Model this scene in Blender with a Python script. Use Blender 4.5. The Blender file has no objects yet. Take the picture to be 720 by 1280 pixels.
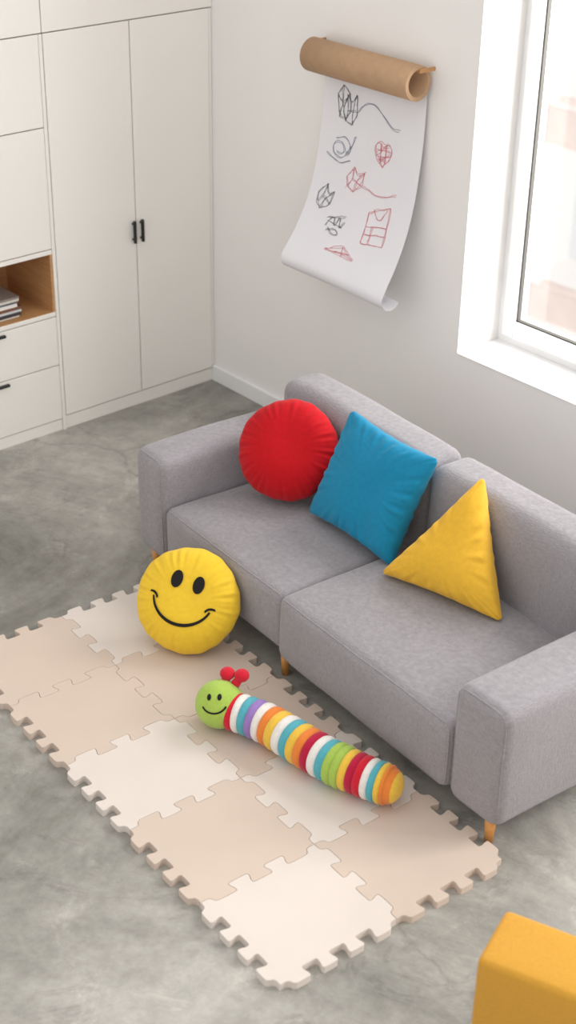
import bpy, bmesh, math, random
from mathutils import Vector, Matrix, noise
from mathutils.geometry import delaunay_2d_cdt
random.seed(3)
H = 3.3
def V(x, y, z=0.0): return Vector((x*H, y*H, z*H))
scene = bpy.context.scene
scene.view_settings.view_transform = 'Standard'
scene.view_settings.look = 'None'

# ---------------------------------------------------------------- materials
def lin(c):
    return tuple(((v/255)/12.92 if v/255 <= 0.04045 else ((v/255+0.055)/1.055)**2.4) for v in c) + (1.0,)
def mat(name, rgb, rough=0.6, var=0.0, vscale=8.0, bump=0.0, bscale=200.0, sheen=0.0, bdist=0.002, spec=0.5, detail=4):
    m = bpy.data.materials.new(name); m.use_nodes = True
    nt = m.node_tree; N = nt.nodes; L = nt.links
    b = N['Principled BSDF']
    c = lin(rgb)
    b.inputs['Base Color'].default_value = c
    b.inputs['Roughness'].default_value = rough
    b.inputs['Specular IOR Level'].default_value = spec
    if sheen: 
        b.inputs['Sheen Weight'].default_value = sheen
        b.inputs['Sheen Roughness'].default_value = 0.5
    tc = N.new('ShaderNodeTexCoord')
    if var:
        n = N.new('ShaderNodeTexNoise'); n.inputs['Scale'].default_value = vscale; n.inputs['Detail'].default_value = detail
        L.new(tc.outputs['Object'], n.inputs['Vector'])
        r = N.new('ShaderNodeValToRGB')
        r.color_ramp.elements[0].position = 0.3; r.color_ramp.elements[1].position = 0.7
        r.color_ramp.elements[0].color = tuple(v*(1-var) for v in c[:3])+(1,)
        r.color_ramp.elements[1].color = tuple(min(1, v*(1+var)) for v in c[:3])+(1,)
        L.new(n.outputs['Fac'], r.inputs['Fac']); L.new(r.outputs['Color'], b.inputs['Base Color'])
    if bump:
        n2 = N.new('ShaderNodeTexNoise'); n2.inputs['Scale'].default_value = bscale; n2.inputs['Detail'].default_value = 3
        L.new(tc.outputs['Object'], n2.inputs['Vector'])
        bp = N.new('ShaderNodeBump'); bp.inputs['Strength'].default_value = bump; bp.inputs['Distance'].default_value = bdist
        L.new(n2.outputs['Fac'], bp.inputs['Height']); L.new(bp.outputs['Normal'], b.inputs['Normal'])
    return m

M_wall = mat('wall_paint', (236, 233, 231), 0.85, 0.012, 3, 0.15, 90)
M_cab = mat('cabinet_lacquer', (238, 234, 228), 0.45, 0.01, 2)
M_gap = mat('shadow_gap', (90, 88, 84), 0.8, 0.03, 5)
M_white = mat('white_pvc', (236, 236, 236), 0.35, 0.01, 4)
M_handle = mat('black_metal', (22, 22, 22), 0.4, 0.1, 20)
M_leg = mat('oak_leg', (205, 145, 78), 0.5, 0.1, 30)
M_red = mat('red_fabric', (184, 12, 24), 0.9, 0.06, 60, 0.4, 20, 0.1, 0.006, 0.2)
M_blue = mat('blue_fabric', (16, 126, 164), 0.85, 0.06, 60, 0.35, 18, 0.1, 0.006, 0.25)
M_yel = mat('yellow_fabric', (226, 176, 56), 0.9, 0.05, 60, 0.35, 18, 0.1, 0.006, 0.2)
M_smile = mat('smiley_yellow', (232, 192, 54), 0.9, 0.04, 60, 0.4, 22, 0.1, 0.006, 0.2)
M_black = mat('black_embroidery', (18, 14, 12), 0.9, 0.1, 90)
M_beige = mat('foam_beige', (203, 186, 173), 0.95, 0.02, 5, 0.3, 500, 0, 0.001, 0.2)
M_cream = mat('foam_cream', (214, 204, 196), 0.95, 0.015, 5, 0.3, 500, 0, 0.001, 0.2)
M_kraft = mat('kraft_card', (178, 144, 112), 0.8, 0.06, 25, 0.1, 60)
M_paper = mat('white_paper', (230, 229, 233), 0.8, 0.01, 5)
M_must = mat('mustard_fabric', (206, 152, 58), 0.9, 0.05, 120, 0.3, 300, 0.1, 0.002, 0.2)

def sofa_mat():
    m = mat('grey_fabric', (146, 143, 148), 0.95, 0.0, 1, 0, 1, 0.25, 0.004, 0.2)
    nt = m.node_tree; N = nt.nodes; L = nt.links; b = N['Principled BSDF']
    tc = N.new('ShaderNodeTexCoord')
    def ns(scale, vec=None, det=4):
        n = N.new('ShaderNodeTexNoise'); n.inputs['Scale'].default_value = scale; n.inputs['Detail'].default_value = det
        L.new(vec or tc.outputs['Object'], n.inputs['Vector']); return n
    outs = []
    for sc in ((50, 50, 330), (330, 330, 50)):
        mp = N.new('ShaderNodeMapping'); mp.inputs['Scale'].default_value = sc
        L.new(tc.outputs['Object'], mp.inputs['Vector']); outs.append(ns(1.0, mp.outputs['Vector'], 2).outputs['Fac'])
    ad = N.new('ShaderNodeMath'); ad.operation = 'ADD'; L.new(outs[0], ad.inputs[0]); L.new(outs[1], ad.inputs[1])
    big = ns(5.0, None, 5)
    mr = N.new('ShaderNodeMapRange'); mr.inputs['From Min'].default_value = 0.6; mr.inputs['From Max'].default_value = 1.4
    mr.inputs['To Min'].default_value = 0.80; mr.inputs['To Max'].default_value = 1.20; L.new(ad.outputs[0], mr.inputs['Value'])
    m2 = N.new('ShaderNodeMapRange'); m2.inputs['From Min'].default_value = 0.3; m2.inputs['From Max'].default_value = 0.7
    m2.inputs['To Min'].default_value = 0.96; m2.inputs['To Max'].default_value = 1.04; L.new(big.outputs['Fac'], m2.inputs['Value'])
    mu = N.new('ShaderNodeMath'); mu.operation = 'MULTIPLY'; L.new(mr.outputs[0], mu.inputs[0]); L.new(m2.outputs[0], mu.inputs[1])
    vm = N.new('ShaderNodeVectorMath'); vm.operation = 'SCALE'; vm.inputs[0].default_value = lin((147, 143, 147))[:3]
    L.new(mu.outputs[0], vm.inputs['Scale']); L.new(vm.outputs[0], b.inputs['Base Color'])
    bp = N.new('ShaderNodeBump'); bp.inputs['Strength'].default_value = 0.6; bp.inputs['Distance'].default_value = 0.003
    L.new(ad.outputs[0], bp.inputs['Height']); L.new(bp.outputs['Normal'], b.inputs['Normal'])
    return m
M_sofa = sofa_mat()

def wood_mat():
    m = mat('oak_veneer', (188, 138, 88), 0.5)
    nt = m.node_tree; N = nt.nodes; L = nt.links
    tc = N.new('ShaderNodeTexCoord'); mp = N.new('ShaderNodeMapping'); mp.inputs['Scale'].default_value = (2, 2, 30)
    n = N.new('ShaderNodeTexNoise'); n.inputs['Scale'].default_value = 3; n.inputs['Detail'].default_value = 6
    r = N.new('ShaderNodeValToRGB'); r.color_ramp.elements[0].color = lin((168, 116, 70)); r.color_ramp.elements[1].color = lin((212, 166, 116))
    L.new(tc.outputs['Object'], mp.inputs['Vector']); L.new(mp.outputs['Vector'], n.inputs['Vector'])
    L.new(n.outputs['Fac'], r.inputs['Fac']); L.new(r.outputs['Color'], N['Principled BSDF'].inputs['Base Color'])
    return m
M_wood = wood_mat()

def floor_mat():
    m = bpy.data.materials.new('polished_concrete'); m.use_nodes = True
    nt = m.node_tree; N = nt.nodes; L = nt.links; b = N['Principled BSDF']
    tc = N.new('ShaderNodeTexCoord')
    def ns(scale, detail, rough, dist=0.0):
        n = N.new('ShaderNodeTexNoise'); n.inputs['Scale'].default_value = scale; n.inputs['Detail'].default_value = detail
        n.inputs['Roughness'].default_value = rough; n.inputs['Distortion'].default_value = dist
        L.new(tc.outputs['Object'], n.inputs['Vector']); return n
    def ramp(src, p0, c0, p1, c1):
        r = N.new('ShaderNodeValToRGB'); e = r.color_ramp.elements
        e[0].position = p0; e[0].color = c0; e[1].position = p1; e[1].color = c1
        L.new(src, r.inputs['Fac']); return r
    def mult(a, b_):
        mx = N.new('ShaderNodeMixRGB'); mx.blend_type = 'MULTIPLY'; mx.inputs['Fac'].default_value = 1
        L.new(a, mx.inputs['Color1']); L.new(b_, mx.inputs['Color2']); return mx.outputs['Color']
    def gr(v): return (v, v, v, 1)
    n1 = ns(0.8, 9, 0.68, 0.9)
    col = ramp(n1.outputs['Fac'], 0.36, lin((116, 114, 107)), 0.64, lin((178, 175, 168))).outputs['Color']
    n2 = ns(13, 10, 0.8)
    col = mult(col, ramp(n2.outputs['Fac'], 0.3, gr(0.74), 0.7, gr(1.14)).outputs['Color'])
    n4 = ns(2.4, 10, 0.8, 1.2)
    col = mult(col, ramp(n4.outputs['Fac'], 0.55, gr(1.0), 0.62, gr(1.22)).outputs['Color'])
    n5 = ns(1.6, 9, 0.8, 2.0)
    col = mult(col, ramp(n5.outputs['Fac'], 0.38, gr(0.76), 0.46, gr(1.0)).outputs['Color'])
    vo = N.new('ShaderNodeTexVoronoi'); vo.feature = 'DISTANCE_TO_EDGE'; vo.inputs['Scale'].default_value = 0.55
    nd = ns(2.5, 6, 0.6)
    va = N.new('ShaderNodeMixRGB'); va.inputs['Fac'].default_value = 0.28
    L.new(tc.outputs['Object'], va.inputs['Color1']); L.new(nd.outputs['Color'], va.inputs['Color2']); L.new(va.outputs['Color'], vo.inputs['Vector'])
    col = mult(col, ramp(vo.outputs['Distance'], 0.0, gr(0.76), 0.005, gr(1)).outputs['Color'])
    sp = N.new('ShaderNodeSeparateXYZ'); L.new(tc.outputs['Object'], sp.inputs[0])
    for ax, pos in ((0, 0.184*H), (1, -0.262*H)):
        s = N.new('ShaderNodeMath'); s.operation = 'SUBTRACT'; s.inputs[1].default_value = pos; L.new(sp.outputs[ax], s.inputs[0])
        ab = N.new('ShaderNodeMath'); ab.operation = 'ABSOLUTE'; L.new(s.outputs[0], ab.inputs[0])
        col = mult(col, ramp(ab.outputs[0], 0.001, gr(0.88), 0.006, gr(1)).outputs['Color'])
    L.new(col, b.inputs['Base Color'])
    rr = N.new('ShaderNodeMapRange'); rr.inputs['To Min'].default_value = 0.22; rr.inputs['To Max'].default_value = 0.48
    L.new(n4.outputs['Fac'], rr.inputs['Value']); L.new(rr.outputs['Result'], b.inputs['Roughness'])
    return m
M_floor = floor_mat()

def glass_mat():
    m = bpy.data.materials.new('window_glass'); m.use_nodes = True
    nt = m.node_tree; N = nt.nodes; L = nt.links; N.remove(N['Principled BSDF'])
    t = N.new('ShaderNodeBsdfTransparent'); g = N.new('ShaderNodeBsdfGlossy'); g.inputs['Roughness'].default_value = 0.02
    mx = N.new('ShaderNodeMixShader'); mx.inputs['Fac'].default_value = 0.06
    L.new(t.outputs[0], mx.inputs[1]); L.new(g.outputs[0], mx.inputs[2]); L.new(mx.outputs[0], N['Material Output'].inputs['Surface'])
    return m
M_glass = glass_mat()

# ---------------------------------------------------------------- mesh helpers
def empty(name, loc=(0, 0, 0), rotz=0.0):
    e = bpy.data.objects.new(name, None); scene.collection.objects.link(e)
    e.location = loc; e.rotation_euler = (0, 0, rotz); e.empty_display_size = 0.1
    return e
def mk(name, verts, faces, mats, parent=None, smooth=False, fm=None, recalc=True):
    me = bpy.data.meshes.new(name); me.from_pydata([tuple(v) for v in verts], [], faces)
    if not isinstance(mats, (list, tuple)): mats = [mats]
    for m in mats: me.materials.append(m)
    if fm:
        for p, i in zip(me.polygons, fm): p.material_index = i
    if recalc:
        bm = bmesh.new(); bm.from_mesh(me); bmesh.ops.recalc_face_normals(bm, faces=bm.faces); bm.to_mesh(me); bm.free()
    if smooth: me.polygons.foreach_set('use_smooth', [True]*len(me.polygons))
    o = bpy.data.objects.new(name, me); scene.collection.objects.link(o)
    if parent: o.parent = parent
    return o
def box(name, lo, hi, m, parent=None, bevel=0.0, seg=2):
    x0, y0, z0 = lo; x1, y1, z1 = hi
    v = [(x0,y0,z0),(x1,y0,z0),(x1,y1,z0),(x0,y1,z0),(x0,y0,z1),(x1,y0,z1),(x1,y1,z1),(x0,y1,z1)]
    f = [(0,3,2,1),(4,5,6,7),(0,1,5,4),(1,2,6,5),(2,3,7,6),(3,0,4,7)]
    o = mk(name, v, f, m, parent)
    if bevel:
        b = o.modifiers.new('bevel', 'BEVEL'); b.width = bevel; b.segments = seg; b.limit_method = 'ANGLE'
    return o
def axis_pts(a, b, r, inner=9, e=5):
    out = [a + r*(1-math.cos(i/e*math.pi/2))*1.0 for i in range(e)]
    out += [a + r + (b-a-2*r)*i/inner for i in range(inner)]
    out += [b - r*(1-math.cos((e-i)/e*math.pi/2)) for i in range(0, e+1)]
    return out
def rbox(name, lo, hi, r, m, parent=None, crown=(0, 0, 0), shear=None, wob=0.0):
    """soft upholstered block: rounded edges + crowned faces"""
    ax = [axis_pts(lo[i], hi[i], r) for i in range(3)]
    vs, fs = [], []
    idx = {}
    def vid(p):
        k = tuple(round(c, 6) for c in p)
        if k not in idx: idx[k] = len(vs); vs.append(list(p))
        return idx[k]
    for d in range(3):
        a, b = [i for i in range(3) if i != d]
        for side in (lo[d], hi[d]):
            for i in range(len(ax[a])-1):
                for j in range(len(ax[b])-1):
                    q = []
                    for (ii, jj) in ((i, j), (i+1, j), (i+1, j+1), (i, j+1)):
                        p = [0, 0, 0]; p[d] = side; p[a] = ax[a][ii]; p[b] = ax[b][jj]; q.append(vid(p))
                    fs.append(q)
    c = [(lo[i]+hi[i])/2 for i in range(3)]; hs = [(hi[i]-lo[i])/2 for i in range(3)]
    def deform(n):
        n = list(n)
        u = [(n[i]-c[i])/hs[i] for i in range(3)]
        for d in range(3):
            if crown[d]:
                a, b = [i for i in range(3) if i != d]
                n[d] += crown[d]*u[d]*max(0, (1-u[a]**4))*max(0, (1-u[b]**4))
        if wob:
            nn = noise.noise_vector(Vector(n)*3.5)
            n = [n[i]+wob*nn[i] for i in range(3)]
        if shear: n[1] += shear*(n[2]-lo[2])
        return n
    out = []
    for p in vs:
        q = [min(max(p[i], lo[i]+r), hi[i]-r) for i in range(3)]
        dd = Vector([p[i]-q[i] for i in range(3)])
        if dd.length > 1e-9: dd = dd.normalized()*r
        out.append(deform([q[i]+dd[i] for i in range(3)]))
    o = mk(name, out, fs, m, parent, smooth=True)
    return o, deform
def cyl(name, p0, p1, r0, r1, m, parent=None, n=24):
    p0, p1 = Vector(p0), Vector(p1); d = (p1-p0).normalized()
    a = d.orthogonal().normalized(); b = d.cross(a)
    vs = [p0 + (a*math.cos(t)+b*math.sin(t))*r0 for t in [2*math.pi*i/n for i in range(n)]]
    vs += [p1 + (a*math.cos(t)+b*math.sin(t))*r1 for t in [2*math.pi*i/n for i in range(n)]]
    fs = [(i, (i+1) % n, n+(i+1) % n, n+i) for i in range(n)] + [tuple(range(n))[::-1], tuple(range(n, 2*n))]
    o = mk(name, vs, fs, m, parent)
    for i, p in enumerate(o.data.polygons): p.use_smooth = i < n
    return o
def tube(name, lines, r, m, parent=None, cyclic=False):
    """lines: list of polylines"""
    cu = bpy.data.curves.new(name, 'CURVE'); cu.dimensions = '3D'; cu.bevel_depth = r; cu.bevel_resolution = 3; cu.use_fill_caps = True
    for pl in lines:
        sp = cu.splines.new('POLY'); sp.points.add(len(pl)-1)
        for q, p in zip(sp.points, pl): q.co = (p[0], p[1], p[2], 1)
        sp.use_cyclic_u = cyclic
    cu.materials.append(m)
    o = bpy.data.objects.new(name, cu); scene.collection.objects.link(o)
    if parent: o.parent = parent
    return o

# ---------------------------------------------------------------- room shell
WT = 0.085*H
wx0, wx1, wz0, wz1 = 0.505*H, 1.0*H, 0.217*H, 0.86*H
w2x0, w2x1 = 1.22*H, 1.80*H
WALLH = 4.4
WEND = 6.8
box('floor', (-0.8, -6.6, -0.15), (WEND, 0.5, 0), M_floor)
def multi(name, blocks, m, parent=None):
    vs, fs = [], []
    for lo, hi in blocks:
        k = len(vs); x0, y0, z0 = lo; x1, y1, z1 = hi
        vs += [(x0,y0,z0),(x1,y0,z0),(x1,y1,z0),(x0,y1,z0),(x0,y0,z1),(x1,y0,z1),(x1,y1,z1),(x0,y1,z1)]
        fs += [tuple(k+i for i in f) for f in [(0,3,2,1),(4,5,6,7),(0,1,5,4),(1,2,6,5),(2,3,7,6),(3,0,4,7)]]
    return mk(name, vs, fs, m, parent, recalc=False)
T2 = WT+0.12
multi('wall_back', [((-0.7, 0, 0), (wx0, T2, WALLH)), ((wx1, 0, 0), (w2x0, T2, WALLH)), ((w2x1, 0, 0), (WEND, T2, WALLH)),
                    ((wx0, 0, 0), (wx1, T2, wz0)), ((wx0, 0, wz1), (wx1, T2, WALLH)),
                    ((w2x0, 0, 0), (w2x1, T2, wz0)), ((w2x0, 0, wz1), (w2x1, T2, WALLH))], M_wall)
box('wall_left', (-0.8, -6.6, 0), (-0.66, 0, WALLH), M_wall)
box('baseboard_back', (0.0, -0.018, 0), (WEND, -0.0005, 0.026*H), M_white, bevel=0.004)

fy0, fy1 = WT-0.03, WT+0.05
def window(nm, a, b_):
    win = empty(nm)
    multi('outer_frame', [((a, fy0, wz0), (a+0.05, fy1, wz1)), ((b_-0.05, fy0, wz0), (b_, fy1, wz1)),
                      ((a+0.05, fy0, wz0), (b_-0.05, fy1, wz0+0.05)), ((a+0.05, fy0, wz1-0.05), (b_-0.05, fy1, wz1))], M_white, win)
    def sash(x0, x1, nm):
        z0, z1 = wz0+0.04, wz1-0.04; w = 0.062
        o = multi(nm, [((x0, fy0-0.018, z0), (x0+w, fy1-0.01, z1)), ((x1-w, fy0-0.018, z0), (x1, fy1-0.01, z1)),
               ((x0+w, fy0-0.018, z0), (x1-w, fy1-0.01, z0+w+0.012)), ((x0+w, fy0-0.018, z1-w), (x1-w, fy1-0.01, z1))], M_white, win)
        b = o.modifiers.new('b', 'BEVEL'); b.width = 0.006; b.segments = 2
        multi(nm+'_gasket', [((x0+w, fy0+0.0, z0+w), (x0+w+0.007, fy0+0.02, z1-w)), ((x0+w, fy0, z0+w+0.012), (x1-w, fy0+0.02, z0+w+0.019))], M_gap, win)
        box(nm+'_glass', (x0+w-0.01, fy0+0.03, z0+w-0.01), (x1-w+0.01, fy0+0.036, z1-w+0.01), M_glass, win)
    xm = a + (b_-a)*0.55
    sash(a+0.035, xm, 'sash_1'); sash(xm+0.004, b_-0.035, 'sash_2')
    box('handle', (xm-0.045, fy0-0.06, 0.45*H), (xm-0.02, fy0-0.04, 0.45*H+0.14), M_white, win, 0.005)
    box('window_sill', (a+0.001, -0.004, wz0), (b_-0.001, fy0, wz0+0.006), M_white, win, 0.002)
window('window_1', wx0, wx1); window('added_window', w2x0, w2x1)  # second window is unseen, added to let light onto the near floor

# ---------------------------------------------------------------- built-in cabinet  (front plane x=0)
cab = empty('built_in_cabinet')
D = -0.62
def panel(nm, y0, y1, z0, z1, m=M_cab, x0=-0.02, x1=0.0):
    return box(nm, (x0, y0*H, z0*H), (x1, y1*H, z1*H), m, cab, 0.0015, 1)
g = 0.0014
box('carcass_wardrobe', (D, -0.2785*H, 0.0), (-0.021, -0.002, WALLH-0.02), M_gap, cab)
panel('plinth', -0.2775, -0.001, 0.0, 0.0205, x0=-0.02, x1=-0.006)
panel('door_left', -0.277, -0.141-g/2, 0.0225, 0.567)
panel('door_right', -0.141+g/2, -0.006, 0.0225, 0.567)
panel('filler', -0.005, -0.0005, 0.0, 0.567, x1=-0.003)
panel('top_panel', -0.2775, -0.0005, 0.5685, WALLH/H-0.01)
for s, nm in ((-1, 'handle_left'), (1, 'handle_right')):
    yc = (-0.1405+s*0.0068)*H
    box(nm, (0.012, yc-0.006, 0.258*H), (0.026, yc+0.006, 0.291*H), M_handle, cab, 0.002)
    for zz in (0.263, 0.286):
        box(nm+'_post', (0.0, yc-0.004, zz*H-0.004), (0.014, yc+0.004, zz*H+0.004), M_handle, cab)
ty0, ty1 = -0.56, -0.284
box('divider', (D, -0.2835*H, 0), (0.0, -0.2785*H, 0.567*H), M_cab, cab)
box('tower_carcass_top', (D, ty0*H, 0.279*H), (-0.021, ty1*H, WALLH-0.02), M_gap, cab)
box('tower_carcass_low', (D, ty0*H, 0.0), (-0.021, ty1*H, 0.180*H), M_gap, cab)
panel('tower_plinth', ty0, ty1, 0.0, 0.0175, x1=-0.006)
panel('drawer_low', ty0, ty1, 0.0195, 0.1035)
panel('drawer_high', ty0, ty1, 0.105, 0.178)
panel('niche_edge_low', ty0, ty1, 0.1795, 0.186)
panel('niche_edge_top', ty0, ty1, 0.271, 0.2775)
panel('tower_door_mid', ty0, ty1, 0.279, 0.446)
panel('tower_door_high', ty0, ty1, 0.4475, 0.567)
panel('tower_top_panel', -0.56, -0.2787, 0.5685, WALLH/H-0.01)
box('niche_bottom', (D, ty0*H, 0.180*H), (-0.002, ty1*H, 0.1865*H), M_wood, cab)
box('niche_ceiling', (D, ty0*H, 0.271*H), (-0.021, ty1*H, 0.279*H), M_wood, cab)
box('niche_back', (-0.42, ty0*H, 0.1865*H), (-0.40, ty1*H, 0.271*H), M_wood, cab)
box('niche_side', (-0.40, ty1*H-0.012, 0.1865*H), (-0.002, ty1*H, 0.271*H), M_wood, cab)
box('niche_side_far', (-0.40, ty0*H, 0.1865*H), (-0.002, ty0*H+0.012, 0.271*H), M_wood, cab)
for nm, zz in (('drawer_handle_high', 0.172), ('drawer_handle_low', 0.098)):
    box(nm, (0.0, -0.42*H, zz*H-0.006), (0.016, -0.3685*H, zz*H+0.006), M_handle, cab, 0.002)
for i in range(3):
    y1 = -0.562-0.28*i; y0 = y1-0.278
    box('carcass_col', (D, y0*H, 0), (-0.021, y1*H, WALLH-0.02), M_gap, cab)
    panel('plinth_col', y0, y1, 0, 0.0205, x1=-0.006)
    panel('door_col_a', y0, (y0+y1)/2-g/2, 0.0225, 0.567); panel('door_col_b', (y0+y1)/2+g/2, y1-g, 0.0225, 0.567)
    panel('top_col', y0, y1, 0.5685, WALLH/H-0.01)
mag = empty('magazine_stack')
cols = [(225, 222, 215), (60, 58, 60), (205, 205, 208), (120, 80, 60), (235, 232, 228), (90, 95, 105), (215, 210, 200), (140, 130, 125)]
z = 0.1865*H
for i, c in enumerate(cols):
    t = random.uniform(0.010, 0.016); dy = random.uniform(-0.02, 0.02)
    box('magazine_%d' % i, (-0.30, -0.42*H+dy, z), (-0.04-random.uniform(0, 0.03), -0.334*H+dy, z+t), mat('mag_cover_%d' % i, c, 0.5, 0.05, 30), mag, 0.001, 1)
    z += t

# ---------------------------------------------------------------- sofa
SR = math.radians(-4.4)
sofa = empty('sofa', V(0.3735, -0.4155, 0), SR)
def S(name, lo, hi, r, **k):
    lo = tuple(v*H for v in lo); hi = tuple(v*H for v in hi); r *= H
    o, deform = rbox(name, lo, hi, r, M_sofa, sofa, **k)
    if name.startswith(('arm', 'seat')):
        i = r*0.29; x0, x1, z0, z1 = lo[0]+i, hi[0]-i, lo[2]+i, hi[2]-i; cr_ = r*0.9
        pts = []
        for cx, cz, a0 in ((x1-cr_, z1-cr_, 0), (x0+cr_, z1-cr_, 90), (x0+cr_, z0+cr_, 180), (x1-cr_, z0+cr_, 270)):
            for s in range(7):
                a = math.radians(a0+s*15); pts.append((cx+cr_*math.cos(a), lo[1]+i, cz+cr_*math.sin(a)))
        full = []
        for a, b in zip(pts, pts[1:]+pts[:1]):
            nseg = max(1, int((Vector(b)-Vector(a)).length/0.04))
            for s in range(nseg): full.append([a[j]+(b[j]-a[j])*s/nseg for j in range(3)])
        tube(name+'_piping', [[deform(p) for p in full]], 0.0028, M_sofa, sofa, cyclic=True)
    return o
S('arm_left', (-0.002, 0.0, 0.030), (0.057, 0.248, 0.166), 0.0118, crown=(0.006, 0.007, 0.010), wob=0.004)
S('arm_right', (0.578, -0.001, 0.027), (0.6475, 0.248, 0.1620), 0.0118, crown=(0.006, 0.007, 0.010), wob=0.004)
S('seat_cushion_left', (0.0575, 0.004, 0.032), (0.2955, 0.20, 0.105), 0.0095, crown=(0, 0.015, 0.026), wob=0.006)
S('seat_cushion_right', (0.2965, -0.003, 0.031), (0.5775, 0.20, 0.110), 0.0095, crown=(0, 0.015, 0.026), wob=0.006)
S('back_left', (0.030, 0.188, 0.035), (0.307, 0.250, 0.216), 0.016, crown=(0.004, 0.012, 0.012), wob=0.005, shear=0.03)
S('back_right', (0.3085, 0.188, 0.035), (0.618, 0.250, 0.216), 0.016, crown=(0.004, 0.012, 0.012), wob=0.005, shear=0.03)
for i, (lx, ly) in enumerate([(0.024, 0.010), (0.296, 0.010), (0.632, 0.008), (0.020, 0.22), (0.29, 0.22), (0.618, 0.22)]):
    cyl('leg_%d' % (i+1), (lx*H, ly*H, 0), (lx*H, ly*H, 0.036*H), 0.014, 0.020, M_leg, sofa)

# ---------------------------------------------------------------- pillows
def orient(center, xax, n):
    n = Vector(n).normalized(); x = Vector(xax); x = (x - n*x.dot(n)).normalized(); y = n.cross(x)
    m = Matrix((x, y, n)).transposed().to_4x4(); m.translation = center
    return m
def round_h(s, th, T):
    base = T*max(0, 1-s**2.5)**0.52
    x, y = math.cos(th), math.sin(th)
    a = 0.5+0.5*noise.noise(Vector((x*2.2, y*2.2, 4.0)))
    w = s**9*(1-s)*5.0*T*(math.sin(27*th+1.5*math.sin(3*th))+0.7*math.sin(43*th+2*math.sin(2*th)))*a
    return base + w*0.35
def lowwave(px, py, s, T, seed):
    return T*0.16*noise.noise(Vector((px, py, 0))*7+seed)*min(1, (1-s)*5)
def pillow(name, M, T, m, R=None, poly=None, parent=None, seed=Vector((11, 3.1, 0.7)), cr_=0.07):
    NR = 28
    if poly is None:
        NA = 220; bd = [(R*math.cos(2*math.pi*i/NA), R*math.sin(2*math.pi*i/NA), 0) for i in range(NA)]
    else:
        per = 64; bd = []
        for k in range(len(poly)):
            a, b = poly[k], poly[(k+1) % len(poly)]
            for i in range(per):
                e = i/per; bd.append((a[0]+(b[0]-a[0])*e, a[1]+(b[1]-a[1])*e, e))
        NA = len(bd)
        def dist(p):
            pr = 1
            for k in range(len(poly)):
                a, b = Vector(poly[k]), Vector(poly[(k+1) % len(poly)])
                t = (b-a).normalized(); nn = Vector((-t.y, t.x))
                pr *= max(0, (Vector(p)-a).dot(nn))/abs((-a).dot(nn))
            return pr
    vs = []; fs = []
    ss = [1-(1-k/NR)**1.7 for k in range(NR+1)]
    for sgn in (1, -1):
        vs.append((0, 0, sgn*(T+lowwave(0, 0, 0, T, seed))))
        for k in range(1, NR+1):
            s = ss[k]
            for i, (x, y, e) in enumerate(bd):
                th = math.atan2(y, x)
                if poly is None:
                    rr = 1 + 0.006*s**4*math.sin(17*th)+0.010*s**4*math.sin(5*th+1)
                    h = round_h(s, th, T); px, py = x*s*rr, y*s*rr
                else:
                    pull = 1-0.075*math.sin(math.pi*e)*s*s
                    pull += 0.003*s**4*math.sin(e*2*math.pi*6)
                    ec = min(e, 1-e)
                    if ec < 0.035: pull -= cr_*(1-ec/0.035)**2*s*s   # blunt sewn corner
                    h = T*min(1, dist((x*s, y*s)))**0.38
                    nz = noise.noise(Vector((x*3, y*3, 2))+seed)
                    h += T*1.3*s**8*(1-s)*(math.sin(e*2*math.pi*7+1+3*nz)+0.5*math.sin(e*2*math.pi*12))*math.sin(math.pi*e)
                    px, py = x*s*pull, y*s*pull
                h += lowwave(px, py, s, T, seed)
                vs.append((px, py, sgn*h if k < NR else 0))
    half = 1+NR*NA
    for q, off in enumerate((0, half)):
        for i in range(NA):
            j = (i+1) % NA
            fs.append((off, off+1+i, off+1+j))
            for k in range(NR-1):
                a = off+1+k*NA
                fs.append((a+i, a+NA+i, a+NA+j, a+j))
    o = mk(name, vs, fs, m, None, smooth=True, recalc=False)
    bm = bmesh.new(); bm.from_mesh(o.data); bmesh.ops.remove_doubles(bm, verts=bm.verts, dist=1e-5)
    bmesh.ops.recalc_face_normals(bm, faces=bm.faces); bm.to_mesh(o.data); bm.free()
    o.matrix_world = M
    if parent: o.parent = parent
    return o

pillow('round_throw_pillow', orient(V(0.509, -0.2895, 0.1735), (0.8, 0.6, 0.0), (0.42, -0.66, 0.52)), 0.026*H, M_red, R=0.0612*H)
hw, hh = 0.0715*H, 0.066*H
pillow('square_throw_pillow', orient(V(0.641, -0.2785, 0.1765), (1, -0.02, -0.045), (0.0, -0.114, 0.056)), 0.024*H, M_blue,
       poly=[(-hw, -hh), (hw, -hh), (hw, hh), (-hw, hh)], seed=Vector((1, 7, 2)), cr_=0.03)
hb = 0.0775*H; ht = 0.139*H
pillow('triangle_throw_pillow', orient(V(0.788, -0.2965, 0.1600), (0.148, 0.03, 0.0), Vector((0.148, 0.03, 0)).cross(Vector((-0.0035, 0.060, 0.1195)))), 0.026*H, M_yel,
       poly=[(-hb, -ht/3), (hb, -ht/3), (0.006*H, 2*ht/3)], seed=Vector((5, 2, 9)), cr_=0.045)
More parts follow.
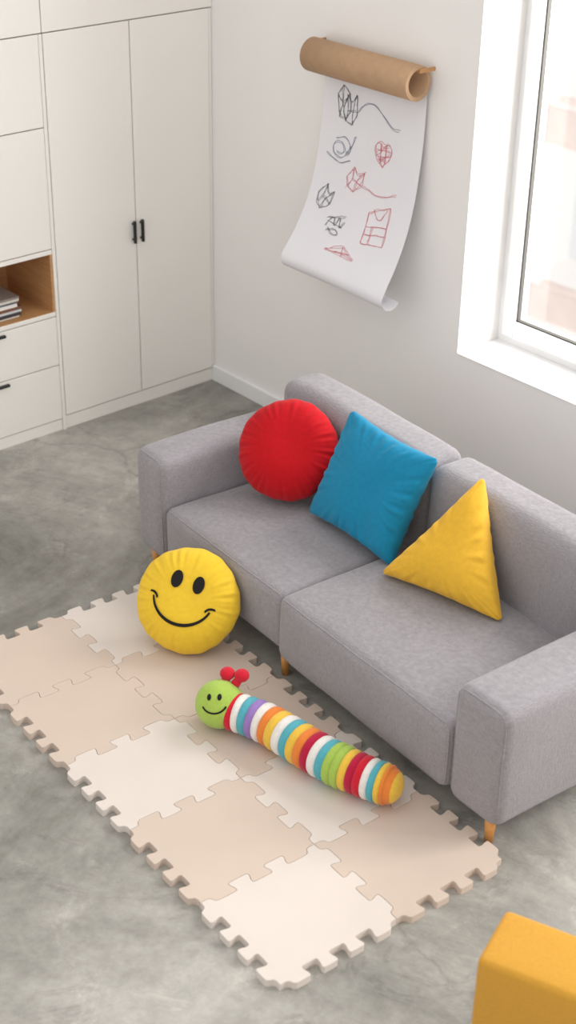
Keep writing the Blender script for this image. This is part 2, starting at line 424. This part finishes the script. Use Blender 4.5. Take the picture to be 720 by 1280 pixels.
# smiley
RS = 0.0605*H; TS = 0.026*H
sm = empty('smiley_pillow')
n = Vector((0.47, -0.70, 0.50)).normalized()
camR = Vector((0.652, 0.758, 0.024)); camU = Vector((-0.387, 0.315, 0.869))
roll = math.radians(-17)
xax = camR*math.cos(roll)+camU*math.sin(roll)
MS = orient(V(0.5585, -0.4795, 0.0635), xax, n)
pillow('pillow_body', MS, TS, M_smile, R=RS, parent=sm)
def surf(x, y, off=0.002):
    r = math.hypot(x, y); s = min(0.999, r/RS)
    return MS @ Vector((x, y, round_h(s, math.atan2(y, x), TS)+lowwave(x, y, s, TS, Vector((11, 3.1, 0.7)))+off))
def patch(name, f, nu, nv, m, parent):
    vs = [f(u/nu, v/nv) for v in range(nv+1) for u in range(nu+1)]
    fs = [(v*(nu+1)+u, v*(nu+1)+u+1, (v+1)*(nu+1)+u+1, (v+1)*(nu+1)+u) for v in range(nv) for u in range(nu)]
    return mk(name, vs, fs, m, parent, smooth=True, recalc=False)
for k, ex in enumerate((-0.215, 0.215)):
    def eye(u, v, ex=ex):
        a = u*2*math.pi; return surf((ex+0.11*v*math.cos(a))*RS, (0.37+0.165*v*math.sin(a))*RS, 0.004)
    patch('eye_%d' % (k+1), eye, 28, 5, M_black, sm)
def smile(u, v):
    a = math.radians(196+u*148); w = 0.018+0.016*math.sin(math.pi*u)
    rr = 0.58+(v-0.5)*2*w
    return surf(rr*math.cos(a)*RS, (0.10+rr*math.sin(a)*0.93)*RS, 0.004)
patch('smile', smile, 50, 4, M_black, sm)
for k, s in enumerate((-1, 1)):
    def tick(u, v, s=s):
        cx, cy = s*0.58*math.cos(math.radians(16)), 0.10-0.58*math.sin(math.radians(16))*0.93
        a = math.radians(25)*s
        x, y = (u-0.5)*0.20, (v-0.5)*0.045 + (0.25-(u-0.5)**2)*0.15
        return surf((cx+x*math.cos(a)-y*math.sin(a))*RS, (cy+0.02+x*math.sin(a)+y*math.cos(a))*RS, 0.0045)
    patch('dimple_%d' % (k+1), tick, 10, 2, M_black, sm)

# ---------------------------------------------------------------- puzzle mat
mat_e = empty('puzzle_play_mat', V(0.724, -0.583, 0), math.radians(-3.6))
tx, ty = 0.1210*H, 0.1315*H
AMP = 0.0062*H
def chaikin(p, n=2):
    for _ in range(n):
        q = [p[0]]
        for a, b in zip(p[:-1], p[1:]):
            q.append((a[0]*0.75+b[0]*0.25, a[1]*0.75+b[1]*0.25)); q.append((a[0]*0.25+b[0]*0.75, a[1]*0.25+b[1]*0.75))
        q.append(p[-1]); p = q
    return p
def edge(p, q, sign, k=5):
    p, q = Vector(p), Vector(q); d = q-p; L = d.length; d = d/L; nrm = Vector((-d.y, d.x))*sign
    a0 = 0.115 if k == 5 else 0.10; w = (1-2*a0)/k; fl = w*0.14
    pts = [(0, 0), (a0-0.035, 0)]
    for i in range(k):
        s = 1 if i % 2 == 0 else -1
        x0, x1 = a0+i*w, a0+(i+1)*w
        am = AMP*(1.1 if s > 0 else 0.9)
        pts += [(x0-fl, s*am/L), (x0+w*.3, s*am/L*1.05), (x0+w*.7, s*am/L*1.05), (x1+fl, s*am/L)]
    pts += [(1-a0+0.035, 0), (1, 0)]
    pts = chaikin(pts, 2)
    return [p + d*(a*L) + nrm*(b*L) for a, b in pts]
nx, ny = 5, 2
def G(i, j): return ((i-nx/2)*tx, (j-ny/2)*ty)
hed = {}; ved = {}
for j in range(ny+1):
    for i in range(nx):
        out = j in (0, ny)
        hed[i, j] = edge(G(i, j), G(i+1, j), -1 if j == 0 else (1 if j == ny else random.choice((-1, 1))), 7 if out else 5)
for i in range(nx+1):
    for j in range(ny):
        out = i in (0, nx)
        ved[i, j] = edge(G(i, j), G(i, j+1), 1 if i == 0 else (-1 if i == nx else random.choice((-1, 1))), 7 if out else 5)
colsM = {(0, 0): 0, (1, 0): 0, (2, 0): 1, (3, 0): 0, (4, 0): 1, (0, 1): 1, (1, 1): 0, (2, 1): 0, (3, 1): 1, (4, 1): 0}
TH = 0.026
for (i, j), c in colsM.items():
    loop = hed[i, j][:-1] + ved[i+1, j][:-1] + hed[i, j+1][::-1][:-1] + ved[i, j][::-1][:-1]
    n_ = len(loop)
    def inset(d):
        out = []
        for k in range(n_):
            t = (loop[(k+1) % n_]-loop[k-1]).normalized(); out.append(loop[k]+Vector((-t.y, t.x))*d)
        return out
    rings = [(inset(0.0006), 0.0), (inset(0.0006), TH-0.0018), (inset(0.0010), TH-0.0006), (inset(0.0018), TH)]
    vs = []; fs = []
    for pts, zz in rings: vs += [(p.x, p.y, zz) for p in pts]
    for r_ in range(3):
        for k in range(n_):
            k2 = (k+1) % n_; fs.append((r_*n_+k, r_*n_+k2, (r_+1)*n_+k2, (r_+1)*n_+k))
    # robust constrained triangulation of the top and bottom faces
    for zz, rg, flip in ((TH, 3, False), (0.0, 0, True)):
        cv, ce, cf, _, _, _ = delaunay_2d_cdt([Vector((p.x, p.y)) for p in rings[rg][0]], [], [list(range(n_))], 1, 1e-6)
        off = len(vs); vs += [(p.x, p.y, zz) for p in cv]
        for f in cf:
            f = list(f)
            a, b, d_ = cv[f[0]], cv[f[1]], cv[f[2]]
            up_ = ((b-a).x*(d_-a).y-(b-a).y*(d_-a).x) > 0
            if up_ == flip: f = f[::-1]
            fs.append(tuple(off+q for q in f))
    mk('tile_%d_%d' % (i, j), vs, fs, M_cream if c else M_beige, mat_e, recalc=False)

# ---------------------------------------------------------------- caterpillar
cat = empty('caterpillar_toy')
zc = TH/H+0.0232
P = [V(*p, zc) for p in [(0.706, -0.548), (0.727, -0.538), (0.755, -0.529), (0.787, -0.525), (0.817, -0.522), (0.845, -0.518), (0.870, -0.512), (0.893, -0.505), (0.909, -0.499)]]
def cr(P, t):
    n = len(P)-1; x = t*n; i = min(int(x), n-1); f = x-i
    p0, p1, p2, p3 = P[max(i-1, 0)], P[i], P[i+1], P[min(i+2, n)]
    return 0.5*((2*p1)+(p2-p0)*f+(2*p0-5*p1+4*p2-p3)*f*f+(3*p1-p0-3*p2+p3)*f**3)
CC = {'red': (200, 30, 50), 'white': (226, 222, 216), 'teal': (84, 166, 180), 'purple': (148, 118, 182), 'orange': (224, 128, 56), 'yellow': (228, 186, 70), 'green': (162, 190, 84), 'crimson': (178, 26, 60)}
CM = {k: mat('plush_'+k, v, 0.95, 0.05, 80, 0.4, 250, 0.2, 0.003, 0.2) for k, v in CC.items()}
bands = ['red', 'white', 'teal', 'purple', 'white', 'orange', 'yellow', 'white', 'teal', 'yellow', 'orange', 'crimson', 'white', 'teal', 'green', 'green', 'yellow', 'crimson', 'red', 'white', 'teal', 'yellow', 'orange']
keys = list(CC.keys())
SUB = 10; NS = 36
vs = []; fs = []; fm = []
nb = len(bands); tot = nb*SUB
Rb = 0.0225*H
for k in range(tot+1):
    t = 0.06+0.94*k/tot
    c = cr(P, t); d = (cr(P, min(1, t+0.01))-cr(P, max(0, t-0.01))).normalized()
    side = d.cross(Vector((0, 0, 1))).normalized(); up = side.cross(d)
    fr = (k % SUB)/SUB
    rad = Rb*(0.90+0.10*(math.sin(math.pi*fr) if fr > 0 else 0)**0.5)
    rad *= 0.92+0.08*math.sin(math.pi*k/tot)
    if 13.9*SUB < k < 16*SUB: rad *= 1.03
    for a in range(NS):
        th = 2*math.pi*a/NS
        vs.append(c+side*math.cos(th)*rad+up*math.sin(th)*rad)
for k in range(tot):
    for a in range(NS):
        b = (a+1) % NS
        fs.append((k*NS+a, k*NS+b, (k+1)*NS+b, (k+1)*NS+a)); fm.append(keys.index(bands[min(nb-1, k//SUB)]))
c = cr(P, 1); d = (cr(P, 1)-cr(P, 0.99)).normalized(); side = d.cross(Vector((0, 0, 1))).normalized(); up = side.cross(d)
last = tot
for q in range(1, 7):
    an = q/6*math.pi/2; rad = Rb*0.83*math.cos(an); cc = c+d*Rb*0.6*math.sin(an)
    for a in range(NS):
        th = 2*math.pi*a/NS; vs.append(cc+side*math.cos(th)*max(rad, 1e-4)+up*math.sin(th)*max(rad, 1e-4))
    for a in range(NS):
        b = (a+1) % NS
        fs.append((last*NS+a, last*NS+b, (last+1)*NS+b, (last+1)*NS+a)); fm.append(keys.index('orange' if q < 3 else 'yellow'))
    last += 1
mk('body', vs, fs, [CM[k] for k in keys], cat, smooth=True, fm=fm)
def ball(name, c, r, m, parent, sc=(1, 1, 1)):
    bm = bmesh.new(); bmesh.ops.create_uvsphere(bm, u_segments=32, v_segments=20, radius=r)
    for v in bm.verts: v.co = Vector((v.co.x*sc[0], v.co.y*sc[1], v.co.z*sc[2]))+Vector(c)
    me = bpy.data.meshes.new(name); bm.to_mesh(me); bm.free(); me.materials.append(m)
    me.polygons.foreach_set('use_smooth', [True]*len(me.polygons))
    o = bpy.data.objects.new(name, me); scene.collection.objects.link(o); o.parent = parent; return o
Rh = 0.0262*H
hc = V(0.7020, -0.5480, TH/H)+Vector((0, 0, Rh*1.01))
ball('head', hc, Rh, CM['green'], cat)
fn = Vector((0.50, -0.72, 0.58)).normalized()
fx = (camR-fn*camR.dot(fn)).normalized(); fyv = fn.cross(fx)
def hs(x, y, o=0.0015):
    zz = math.sqrt(max(0, 1-x*x-y*y)); return hc+(fx*x+fyv*y+fn*zz)*(Rh+o)
for k, ex in enumerate((-0.2, 0.22)):
    patch('eye_%d' % k, lambda u, v, ex=ex: hs(ex+0.085*v*math.cos(u*6.2832), 0.30+0.13*v*math.sin(u*6.2832)), 20, 4, M_black, cat)
patch('mouth', lambda u, v: hs((0.5+(v-.5)*.07)*math.cos(math.radians(200+u*140)), 0.08+(0.42+(v-.5)*.07)*math.sin(math.radians(200+u*140))), 30, 2, M_black, cat)
for k, (ax_, ay_) in enumerate(((0.26, 0.84), (0.78, 0.78))):
    tip = hc + fx*ax_*Rh*1.15 + camU*ay_*Rh*1.36 + Vector((-.1, .1, 0))*Rh
    cyl('antenna_stalk_%d' % k, hc+(tip-hc)*0.5, tip, 0.018, 0.014, CM['red'], cat)
    ball('antenna_%d' % k, tip, Rh*0.31, CM['red'], cat, (1, 1, 0.85))

# ---------------------------------------------------------------- paper roll on wall
pr = empty('wall_paper_roll')
Rr = 0.0215*H; ry = -0.026*H; rz = 0.5515*H; rx0, rx1 = 0.241*H, 0.433*H
vs = []; fs = []; n_ = 48
prof = [(rx0, Rr*0.76), (rx0, Rr), (rx1, Rr), (rx1, Rr*0.76)]
for (x, r) in prof:
    for i in range(n_):
        a = 2*math.pi*i/n_; vs.append((x, ry+r*math.cos(a), rz+r*math.sin(a)))
for k in range(4):
    k2 = (k+1) % 4
    for i in range(n_):
        j = (i+1) % n_; fs.append((k*n_+i, k*n_+j, k2*n_+j, k2*n_+i))
o = mk('cardboard_tube', vs, fs, M_kraft, pr)
for k, p in enumerate(o.data.polygons): p.use_smooth = (k//n_) in (1, 3)
rodz = rz+Rr*0.76-0.006
cyl('wall_rod', (rx0-0.012, ry+0.004, rodz), (rx1+0.006, ry+0.004, rodz), 0.0055, 0.0055, M_wood, pr)
for x in (rx0-0.012, rx1+0.004):
    box('bracket', (x-0.004, ry-0.002, rodz-0.008), (x+0.004, 0.0, rodz+0.008), M_wood, pr, 0.002)
prof = [(-0.0045, 0.551), (-0.0047, 0.52), (-0.006, 0.48), (-0.010, 0.44), (-0.016, 0.40), (-0.027, 0.36), (-0.043, 0.325), (-0.058, 0.300), (-0.065, 0.286), (-0.062, 0.275), (-0.051, 0.269), (-0.040, 0.271), (-0.034, 0.277)]
PP = [Vector((0, y*H, z*H)) for y, z in prof]
fine = [cr(PP, k/160) for k in range(161)]
arc = [0]
for a, b in zip(fine[:-1], fine[1:]): arc.append(arc[-1]+(b-a).length)
px0, px1 = 0.2425*H, 0.4285*H
def paper(x, s, off=0.0):
    """x metres from left edge, s metres down the sheet"""
    k = 0
    while k < 159 and arc[k+1] < s: k += 1
    f = (s-arc[k])/(arc[k+1]-arc[k]); p = fine[k].lerp(fine[k+1], f)
    t = (fine[k+1]-fine[k]).normalized(); nn = Vector((0, t.z, -t.y))
    if nn.y > 0 and k < 100: nn = -nn
    u = x/(px1-px0)
    w = 0.018*math.sin(u*3.1)*min(1, s/0.6)*0.4*min(1, s/.3) - 0.035*(1-u)*min(1, s/0.9)**3
    return Vector((px0+x, p.y+w, p.z-0.03*(u-0.5)*min(1, s/.9)**3))+nn*off
W = px1-px0; Lp = arc[-1]
patch('paper_sheet', lambda u, v: paper(u*W, v*Lp*0.999), 14, 90, M_paper, pr)
def ink(name, strokes, rgb, r=0.0011):
    m = mat(name+'_ink', rgb, 0.8, 0.02, 10)
    out = []
    for st in strokes:
        for rep in range(2):
            ph = random.random()*10; amp = 0.005*(1+rep)
            dx, dy = random.uniform(-.006, .006)*rep, random.uniform(-.006, .006)*rep
            pts = []; q = st if len(st) < 3 else chaikin(st, 1)
            for (a, b) in zip(q[:-1], q[1:]):
                for k in range(5): pts.append((a[0]+(b[0]-a[0])*k/5, a[1]+(b[1]-a[1])*k/5))
            pts.append(q[-1])
            out.append([paper(x+dx+amp*noise.noise(Vector((x*25, s*25, ph))), s+dy+amp*noise.noise(Vector((x*25, s*25, ph+5))), 0.0013) for x, s in pts])
    return tube(name, out, r, m, pr)
def tr(st, cx, cy, sx, sy=None, rot=0):
    sy = sy or sx; c, s_ = math.cos(rot), math.sin(rot)
    return [[(cx+(x*c-y*s_)*sx, cy+(x*s_+y*c)*sy) for x, y in q] for q in st]
crystal = [[(-1, -.2), (-.4, -1), (-.4, -1), (.5, -.9), (.5, -.9), (1, -.1), (.6, .8), (.6, .8), (-.3, 1), (-1, -.2)], [(-.4, -1), (-.1, .1), (-.1, .1), (.6, .8)], [(.5, -.9), (-.1, .1), (-1, -.2)], [(-.1, .1), (-.3, 1)]]
crystal2 = [[(-1, .3), (-.5, -.9), (-.5, -.9), (.1, -.3), (.7, -1), (.7, -1), (1, .1), (.3, 1), (.3, 1), (-.6, .9), (-1, .3)], [(-.5, -.9), (-.3, .2), (-.6, .9)], [(.7, -1), (.2, .1), (.3, 1)], [(-.3, .2), (.2, .1), (1, .1)]]
swirl = [[(math.cos(a*.5)*(1-a*.03)*.8, math.sin(a*.5)*(.8-a*.025)) for a in range(18)], [(-1.2, .5), (-.6, 1), (.4, 1.1), (1.2, .7)], [(-.4, -.9), (.6, -1.2), (1.2, -.3), (.9, .5), (1.5, -1.4)]]
scrib = [[(-1, .5), (-.3, -.8), (0, .6), (.4, -.9), (.6, .5), (1, -.4)], [(-.9, 0), (.9, .2)], [(-.7, .8), (.2, .4), (.9, .9), (.2, 1.1), (-.6, .5)], [(-1, -.3), (.2, -.6), (1, -.8)]]
heart = [[(0, 1), (-.9, .1), (-.9, -.6), (-.4, -.9), (0, -.5), (.5, -.9), (.95, -.5), (.8, .2), (0, 1)], [(-.8, -.3), (.8, -.3)], [(-.7, .2), (.7, .1)], [(-.5, .45), (.4, .45)], [(-.3, -.8), (-.2, .7)], [(.3, -.7), (.3, .6)], [(-.8, 0), (.5, -.8)], [(-.3, .6), (.8, -.2)]]
cube = [[(-1, -.6), (-1, -.6), (.9, -1), (.9, -1), (1, .9), (1, .9), (-1, 1), (-1, 1), (-1, -.6)], [(-.9, .1), (.95, 0)], [(-.5, -.7), (.1, -.2), (.7, -.9)], [(-.3, .1), (-.3, .95)], [(-.9, .5), (.9, .4)]]
tri = [[(-1, .4), (.1, -.8), (.1, -.8), (1, .5), (1, .5), (-1, .4)], [(.1, -.8), (.2, .4)], [(-.5, .3), (.6, -.1)]]
blk = tr(crystal, .13, .19, .045, .07, .3) + tr(crystal2, .175, .205, .045, .065) + tr(crystal2, .10, .60, .042, .055, .5) + tr(scrib, .20, .695, .05, .045)
ink('pen_drawings', blk, (84, 86, 96), 0.0008)
ink('blue_pen_drawings', tr(swirl, .13, .385, .06, .05) + [[(.22, .21)] + [(.22+.25*k/12, .2-.04*math.sin(k/12*5)) for k in range(1, 13)]], (92, 102, 132), 0.0008)
redd = tr(heart, .39, .35, .055, .055) + tr(crystal2, .25, .49, .052, .05, .3) + tr(cube, .435, .645, .062, .085, -.08) + tr(tri, .29, .80, .085, .03) + [[(.3, .51), (.4, .53), (.5, .5)]]
ink('red_drawings', redd, (212, 110, 122), 0.0008)

# ---------------------------------------------------------------- mustard ottoman
ott = empty('ottoman', V(1.1865, -0.683, 0), math.radians(21))
rbox('seat_block', (0, 0, 0.03*H), (0.20*H, 0.062*H, 0.14*H), 0.005*H, M_must, ott, crown=(0.002, 0.002, 0.004))
for i, (a, b) in enumerate([(.012, .01), (.188, .01), (.012, .050), (.188, .050)]):
    cyl('leg_%d' % (i+1), (a*H, b*H, 0), (a*H, b*H, 0.034*H), 0.012, 0.018, M_leg, ott)

# ---------------------------------------------------------------- outside
M_fac = mat('facade_render', (250, 249, 248), 0.9, 0.01, 1)  # overexposed haze is painted into the facade, brick and glass colours
M_brick = mat('facade_brick', (240, 224, 217), 0.9, 0.04, 3)
M_fg = mat('facade_glass', (230, 233, 236), 0.4, 0.03, 2)
bld = empty('neighbouring_building')
box('facade', (-22, 12, -14), (8, 13, 3), M_fac, bld)
for r_ in range(6):
    zb = -13+r_*2.6
    box('brick_band_%d' % r_, (-22, 11.95, zb), (8, 12.0, zb+0.5), M_brick, bld)
    multi('windows_%d' % r_, [((-21.5+2.4*c, 11.93, zb+1.1), (-20.1+2.4*c, 11.99, zb+2.3)) for c in range(12)], M_fg, bld)
    multi('balcony_rail_%d' % r_, [((-21.7+2.4*c, 11.6, zb+0.7), (-19.9+2.4*c, 11.7, zb+0.78)) for c in range(12)], M_brick, bld)

# ---------------------------------------------------------------- light
w = bpy.data.worlds.new('World'); scene.world = w; w.use_nodes = True
w.node_tree.nodes['Background'].inputs['Color'].default_value = (1.0, 0.984, 0.962, 1)
w.node_tree.nodes['Background'].inputs['Strength'].default_value = 1.16
def area(name, loc, target, sx, sy, e, col=(1, 1, 1)):
    l = bpy.data.lights.new(name, 'AREA'); l.shape = 'RECTANGLE'; l.size = sx; l.size_y = sy; l.energy = e; l.color = col
    o = bpy.data.objects.new(name, l); scene.collection.objects.link(o); o.location = loc
    o.rotation_euler = (Vector(target)-Vector(loc)).to_track_quat('-Z', 'Y').to_euler()
    return o
area('window_daylight', ((wx0+wx1)/2+0.3, WT+0.6, (wz0+wz1)/2+0.5), (2.2, -2.2, 0), 1.9, 2.2, 150, (1, 0.985, 0.955))
area('added_window_fill', ((w2x0+w2x1)/2+0.3, WT+0.6, (wz0+wz1)/2+0.5), (3.6, -2.8, 0), 1.9, 2.2, 180, (1, 0.985, 0.955))  # added lamp behind the unseen window, brightens the floor near the camera

# ---------------------------------------------------------------- camera
cam = bpy.data.cameras.new('camera'); co = bpy.data.objects.new('camera', cam); scene.collection.objects.link(co)
F = Vector((-0.652, 0.571, -0.495)).normalized(); U = Vector((-0.3866, 0.315, 0.8688))
U = (U-F*U.dot(F)).normalized(); R = F.cross(U)
m = Matrix((R, U, -F)).transposed().to_4x4(); m.translation = V(1.710, -1.340, 1.0)
co.matrix_world = m
cam.sensor_fit = 'HORIZONTAL'; cam.sensor_width = 36; cam.lens = 1885/720*36; cam.clip_end = 200
cam.dof.use_dof = True; cam.dof.focus_distance = 5.5; cam.dof.aperture_fstop = 4.0
scene.camera = co
